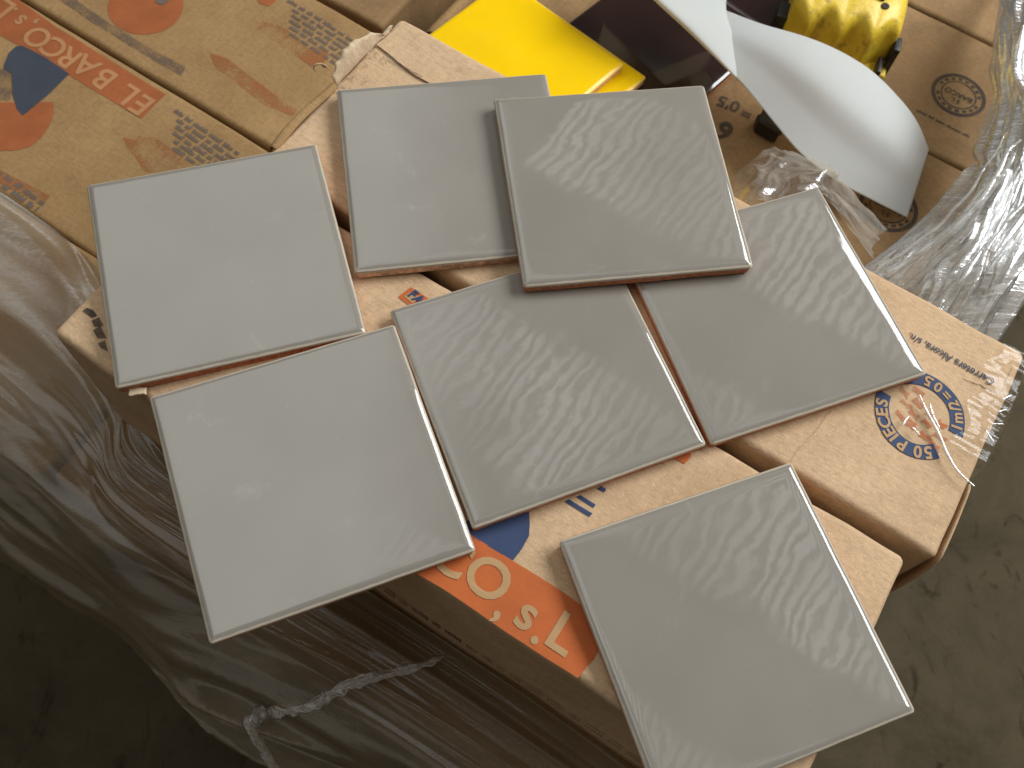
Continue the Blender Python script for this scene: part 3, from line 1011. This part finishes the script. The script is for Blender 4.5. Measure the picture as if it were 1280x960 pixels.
# bright bunched film at the right, behind the right carton
net = [
    [P(1248, -30, -0.100), P(1262, -30, -0.068), P(1285, -30, -0.042), P(1320, -30, -0.046), P(1360, -30, -0.067)],
    [P(1240, 30, -0.088), P(1256, 30, -0.056), P(1280, 30, -0.030), P(1318, 30, -0.034), P(1360, 30, -0.055)],
    [P(1237, 85, -0.088), P(1252, 85, -0.056), P(1276, 82, -0.030), P(1318, 80, -0.034), P(1360, 80, -0.055)],
    [P(1242, 125, -0.088), P(1258, 128, -0.056), P(1280, 132, -0.030), P(1320, 140, -0.034), P(1360, 150, -0.055)],
    [P(1219, 183, -0.088), P(1240, 188, -0.056), P(1270, 195, -0.030), P(1318, 205, -0.034), P(1360, 220, -0.055)],
    [P(1219, 205, -0.088), P(1236, 212, -0.056), P(1266, 222, -0.030), P(1314, 240, -0.034), P(1358, 260, -0.055)],
    [P(1190, 240, -0.088), P(1214, 250, -0.056), P(1248, 265, -0.030), P(1300, 290, -0.034), P(1345, 305, -0.055)],
    [P(1148, 280, -0.088), P(1180, 290, -0.056), P(1216, 312, -0.030), P(1262, 340, -0.034), P(1300, 352, -0.055)],
    [P(1060, 345, -.088), P(1112, 366, -.066), P(1162, 392, -.046), P(1212, 414, -.050), P(1246, 428, -.070)],
]
G = net_surface(net, 200, 130)
G = crumple(G, 1.2, 10, .0075, 7.7, .8, .45)
fb = grid_obj('stretch_film', G, M['film_bright'])
tag(fb, 'shiny bunched stretch film at the right edge behind the 50 PIECES carton', 'plastic film', 'stretch film pieces')
# thick strands in the bunch
rnd = random.Random(9)
for k in range(11):
    f = k / 10
    a0 = (1095 + 140 * f, 340 + 58 * f)
    mid = (1190 + 75 * f + rnd.uniform(-8, 8), 268 + 62 * f)
    b0 = (1262 + 40 * f + rnd.uniform(-10, 10), 165 + 85 * f)
    pts = [P(a0[0], a0[1], -.052), P(*mid, -.028 + .006 * rnd.random()), P(*b0, -.010 + .008 * rnd.random())]
    cv = catmull(pts, np.linspace(0, 1, 40))
    rows = []
    w0 = rnd.uniform(.0012, .0030)
    for i, p in enumerate(cv):
        t_ = i / 39
        w_ = w0 * (.35 + .65 * (1 - t_)) * (1 + .4 * noise.noise(Vector((t_ * 9, k, 0))))
        tan = cv[min(i + 1, 39)] - cv[max(i - 1, 0)]; tan /= np.linalg.norm(tan)
        side = np.cross(tan, [0, 0, 1]); side /= np.linalg.norm(side)
        up = np.cross(side, tan)
        wob = noise.noise(Vector((t_ * 5, k * 3.3, 1))) * .003
        rows.append([p + side * (math.cos(a_) * w_ + wob) + up * math.sin(a_) * w_ * .7 for a_ in np.linspace(-.3, math.pi + .3, 8)])
    grid_obj('film_fold', np.array(rows), M['film_bright'], fb)

# clear crumpled scrap beside the grey tile
net = [
    [P(905, 262, -.060), P(918, 230, -.062), P(935, 208, -.075), P(962, 188, -.080)],
    [P(938, 258, -.030), P(945, 225, -.040), P(965, 200, -.050), P(985, 192, -.070)],
    [P(975, 252, -.020), P(985, 228, -.028), P(1005, 208, -.040), P(1020, 205, -.060)],
    [P(1015, 242, -.012), P(1022, 222, -.018), P(1035, 214, -.030), P(1046, 220, -.050)],
    [P(1040, 262, -.030), P(1044, 246, -.030), P(1048, 232, -.038), P(1050, 230, -.055)],
    [P(1085, 325, -.060), P(1092, 305, -.060), P(1098, 295, -.066), P(1105, 290, -.080)],
]
G = net_surface(net, 110, 60)
G = crumple(G, 3.2, 2.2, .0045, 12.1, .8, .35)
fs = grid_obj('stretch_film', G, M['film_clear'])
tag(fs, 'clear crumpled film scrap between the white sheet and the grey tiles', 'plastic film', 'stretch film pieces')

# clear film stretched over the right end of the right carton
rows = []
for i in range(70):
    t_ = i / 69
    n_ = 224 + 58 * t_
    r_ = []
    for k in range(26):
        s_ = k / 25
        if s_ < .62:
            q = dn(101 + 13.6 * s_ / .62 + 2.5 * math.sin(n_ * .3) * (1 - s_ / .62), n_, .0016)
        elif s_ < .72:
            a_ = (s_ - .62) / .10 * math.pi / 2
            q = dn(114.6 + 2.0 * math.sin(a_), n_, .0016 - .0020 * (1 - math.cos(a_)))
        else:
            q = dn(116.7 + 1.5 * math.sin((s_ - .72) * 9), n_, -.0005 - .05 * (s_ - .72) / .28)
        bul = .0022 * max(0, noise.noise(Vector((n_ * .16, s_ * 1.5, 2.0)))) * (s_ > .3) + .0012 * max(0, noise.noise(Vector((n_ * .5, s_ * 2.5, 8.0))))
        q.z += bul if s_ < .7 else 0
        q += DV * (bul * (s_ >= .55))
        r_.append((q.x, q.y, q.z))
    rows.append(r_)
fc = grid_obj('stretch_film', np.array(rows), M['film_wrap'])
tag(fc, 'clear film stretched over the right end of the 50 PIECES carton', 'plastic film', 'stretch film pieces')
# its gathered crease and small nicks
for pts, w0 in (([(1149, 494), (1160, 518), (1172, 540), (1184, 568), (1198, 590), (1218, 608)], .0008), ([(1162, 505), (1166, 520), (1174, 534)], .0007), ([(1128, 532), (1131, 526), (1136, 521)], .0006), ([(1140, 534), (1150, 544)], .0005), ([(1232, 538), (1242, 552)], .0004), ([(1246, 515), (1258, 512)], .0004), ([(1252, 500), (1264, 494)], .0004), ([(1240, 530), (1254, 530)], .0004)):
    cv = catmull([P(u, v, .0022) for u, v in pts], np.linspace(0, 1, 24))
    rows = []
    for i, p in enumerate(cv):
        t_ = i / 23
        w_ = w0 * (.4 + .6 * math.sin(math.pi * min(1, t_ * .9 + .1)))
        tan = cv[min(i + 1, 23)] - cv[max(i - 1, 0)]; tan /= np.linalg.norm(tan)
        side = np.cross(tan, [0, 0, 1])
        rows.append([p + side * math.cos(a_) * w_ + np.array([0, 0, 1]) * math.sin(a_) * w_ for a_ in np.linspace(0, math.pi, 6)])
    grid_obj('film_crease', np.array(rows), M['film_bright'], fc)

# ------------------------------------------------------------------ curled white sheet
t = NT('white backing sheet')
nb = t.noise(t.coord(), 60, 3)
pr = t.n('ShaderNodeBsdfPrincipled'); t.setin(pr.inputs['Base Color'], (.68, .75, .80)); t.setin(pr.inputs['Roughness'], .65)
tl = t.n('ShaderNodeBsdfTranslucent'); t.setin(tl.inputs[0], (.95, .86, .72))
mx = t.n('ShaderNodeMixShader'); mx.inputs[0].default_value = .54
t.l(pr.outputs[0], mx.inputs[1]); t.l(tl.outputs[0], mx.inputs[2]); t.l(mx.outputs[0], t.out.inputs[0])
M['sheet'] = t.m
L_ = [(850, 28, -.056), (892, 68, -.057), (930, 107, -.058), (965, 150, -.061), (1002, 193, -.065), (1045, 226, -.071), (1090, 250, -.078), (1134, 272, -.086)]
Mm = [(900, 22, -.056), (945, 40, -.048), (1000, 54, -.042), (1036, 98, -.040), (1064, 131, -.041), (1098, 152, -.046), (1131, 168, -.055), (1160, 202, -.074)]
Uu = [(907, 13, -.058), (952, 30, -.050), (1004, 45, -.047), (1046, 62, -.049), (1086, 86, -.053), (1118, 116, -.057), (1145, 150, -.063), (1161, 187, -.074)]
arch = (.000, .003, .0055, .0085, .010, .0092, .0068, .003)
SZ = -.014
def between(f, k):
    return [(l[0] + (u[0] - l[0]) * f, l[1] + (u[1] - l[1]) * f, l[2] + (u[2] - l[2]) * f + g * k) for l, u, g in zip(L_, Uu, arch)]
net = [[P(a_[0], a_[1], a_[2] + SZ) for a_ in row] for row in (L_, between(.30, .45), between(.60, 1.0), between(.82, .75), Uu)]
G = net_surface(net, 50, 70)
sheet = grid_obj('white_sheet', G, M['sheet'], None, .00025)
tag(sheet, 'curled white plastic sheet lying across the brown lower cartons', 'plastic sheet')
Fl = [(935, -52, -.046), (908, 0, -.048), (918, 52, -.053), (931, 108, -.0612)]
Mf = [(850, -55, -.034), (864, 0, -.038), (897, 48, -.047), (930.5, 107.5, -.0608)]
Lf = [(772, -52, -.028), (822, 0, -.032), (873, 48, -.044), (930, 107, -.0606)]
Lo = [(768, -51, -.042), (819, 1, -.044), (870, 49, -.050), (929.5, 107, -.0612)]
Lp = [(770, -50, -.058), (821, 1, -.058), (872, 49, -.058), (930, 107, -.0620)]
G = net_surface([[P(a_[0], a_[1], a_[2] + SZ) for a_ in r] for r in (Lp, Lo, Lf, Mf, Fl)], 30, 40)
grid_obj('folded_over_edge', G, M['sheet'], sheet, .00025)

# ------------------------------------------------------------------ yellow tool casing
def tool_material():
    t = NT('dirty yellow plastic')
    co = t.coord()
    n1 = t.noise(co, 90, 5, .65); n2 = t.noise(co, 320, 4, .6)
    c = t.mix(t.ramp(n1, .3, .7), (.62, .42, .022), (.78, .56, .05))
    c = t.mix(t.math('MULTIPLY', t.ramp(n1, .50, .70), .75), c, (.19, .125, .03))
    c = t.mix(t.math('MULTIPLY', t.ramp(n2, .66, .74), .9), c, (.06, .045, .02))
    t.principled(Base_Color=c, Roughness=.42, Normal=t.bump(t.math('MULTIPLY', n2, .0006), 1, .6))
    return t.m


M['tool'] = tool_material()
zt2 = -LAYER + .001
tz = zt2 + .034
# footprint: front edge runs from lower-left to lower-right in the picture
a0 = px(996, 20, tz); b0 = px(1118, 55, tz)
ex = (b0 - a0); wid = ex.length; ex.normalize(); ey = Vector((-ex.y, ex.x, 0))
ang = math.atan2(ex.y, ex.x)
org = a0 + ex * wid / 2
hx, hy, hz = wid / 2 + .004, .026, .019
troot = empty('tape_measure', (org.x + ey.x * hy, org.y + ey.y * hy, zt2), ang)
tag(troot, 'grubby yellow plastic tool casing with black trim behind the white sheet', 'tool')


def twarp(q):
    q = q.copy()
    fy = (q.y + hy) / (2 * hy)
    fz = (q.z + hz) / (2 * hz)
    # scalloped grip on the near side
    if fy < .75:
        sc = abs(math.sin((q.x / hx) * math.pi * 1.75 + .5))
        q.y += (sc ** 1.5) * .0090 * (1 - fy / .75) * (.3 + .7 * fz)
        q.z -= (1 - sc) * .0035 * (1 - fy / .75) * fz
    # right end rounds off
    if q.x > hx * .35:
        k = (q.x - hx * .35) / (hx * .65)
        q.y += k * k * .010 * (1 - fy)
        q.z -= k * k * .004 * fz
    q.z += .004 * fz * math.sin(fy * math.pi)
    q.z += hz
    return q


V, F = rounded_box_grid(hx, hy, hz, .007, (40, 22, 12), twarp)
mesh_obj('casing', V, F, M['tool'], troot)
V, F = rounded_box_grid(hx * 1.02, hy * .98, .0045, .002, (12, 8, 2), lambda q: q + Vector((.001, -.002, .0045)))
mesh_obj('base_trim', V, F, M['tool'], troot)
V, F = rounded_box_grid(.014, .005, .003, .001, (4, 3, 2), lambda q: q + Vector((.004, .004, 2 * hz + .0035)))
mesh_obj('lock_button', V, F, M['black'], troot)


def disc(name, c, r, h, mat, parent, k=20):
    V = []; F = []
    for z in (-h, h):
        V += [(c[0] + r * math.cos(2 * math.pi * i / k), c[1] + r * math.sin(2 * math.pi * i / k), c[2] + z) for i in range(k)]
    for i in range(k): F.append([i, (i + 1) % k, k + (i + 1) % k, k + i])
    F.append(list(range(k, 2 * k))); F.append(list(range(k))[::-1])
    return mesh_obj(name, V, F, mat, parent, False)


disc('screw_hole', (hx * .55, -hy * .15, 2 * hz + .0012), .0026, .0015, M['black'], troot)
V, F = rounded_box_grid(.0022, .006, .011, .001, (2, 4, 6), lambda q: q + Vector((hx + .001, -hy * .55, .014)))
mesh_obj('belt_clip', V, F, M['black'], troot)
V, F = rounded_box_grid(.0016, .007, .006, .001, (2, 4, 4), lambda q: q + Vector((hx - .005, -hy * .98, .010)))
mesh_obj('belt_clip', V, F, M['black'], troot)
V, F = rounded_box_grid(.0010, .0035, .0035, .0004, (2, 2, 2), lambda q: q + Vector((hx - .002, -hy * 1.22, .004)))
mesh_obj('hook', V, F, M['steel'], troot)
V, F = rounded_box_grid(.004, .007, .010, .001, (2, 4, 6), lambda q: q + Vector((-hx - .003, -hy * .35, .012)))
mesh_obj('side_trim', V, F, M['black'], troot)

# small black plastic plug under the sheet, white chip by the left tiles
q = px(957, 166, -LAYER)
V, F = rounded_box_grid(.008, .006, .006, .002, (4, 4, 4), lambda p: p + Vector((.001 * math.sin(p.y * 900), 0, .006)))
plug = mesh_obj('plastic_plug', V, F, M['black'])
plug.location = (q.x, q.y, -LAYER + .001); plug.rotation_euler = (0, 0, -.5)
tag(plug, 'small black plug half hidden under the lower edge of the white sheet', 'plug')
q = px(174, 492, .0005)
rnd = random.Random(2)
V, F = rounded_box_grid(.0035, .0016, .0009, .0005, (8, 4, 2), lambda p: p + Vector((noise.noise(p * 500) * .0006, noise.noise(p * 500 + Vector((3, 3, 3))) * .0006, .0011)))
chip = mesh_obj('paper_chip', V, F, M['torn'])
chip.location = (q.x, q.y, 0.0012); chip.rotation_euler = (0, 0, .3)
tag(chip, 'tiny pale paper chip between the two left grey tiles', 'paper scrap')
# strip of cardboard standing beside the yellow tiles
rows = []
for i in range(8):
    t_ = i / 7
    rows.append([dn(-266 + 1.2 * t_, 366 + 62 * t_, -LAYER - .004), dn(-263 + 1 * t_, 366 + 62 * t_, -LAYER + .006), dn(-257, 366 + 62 * t_, -LAYER + .008), dn(-252.5, 366 + 62 * t_, -LAYER + .003)])
ribbon('end_flap', rows, M['old'], low1.root, low1.inv, .0015)
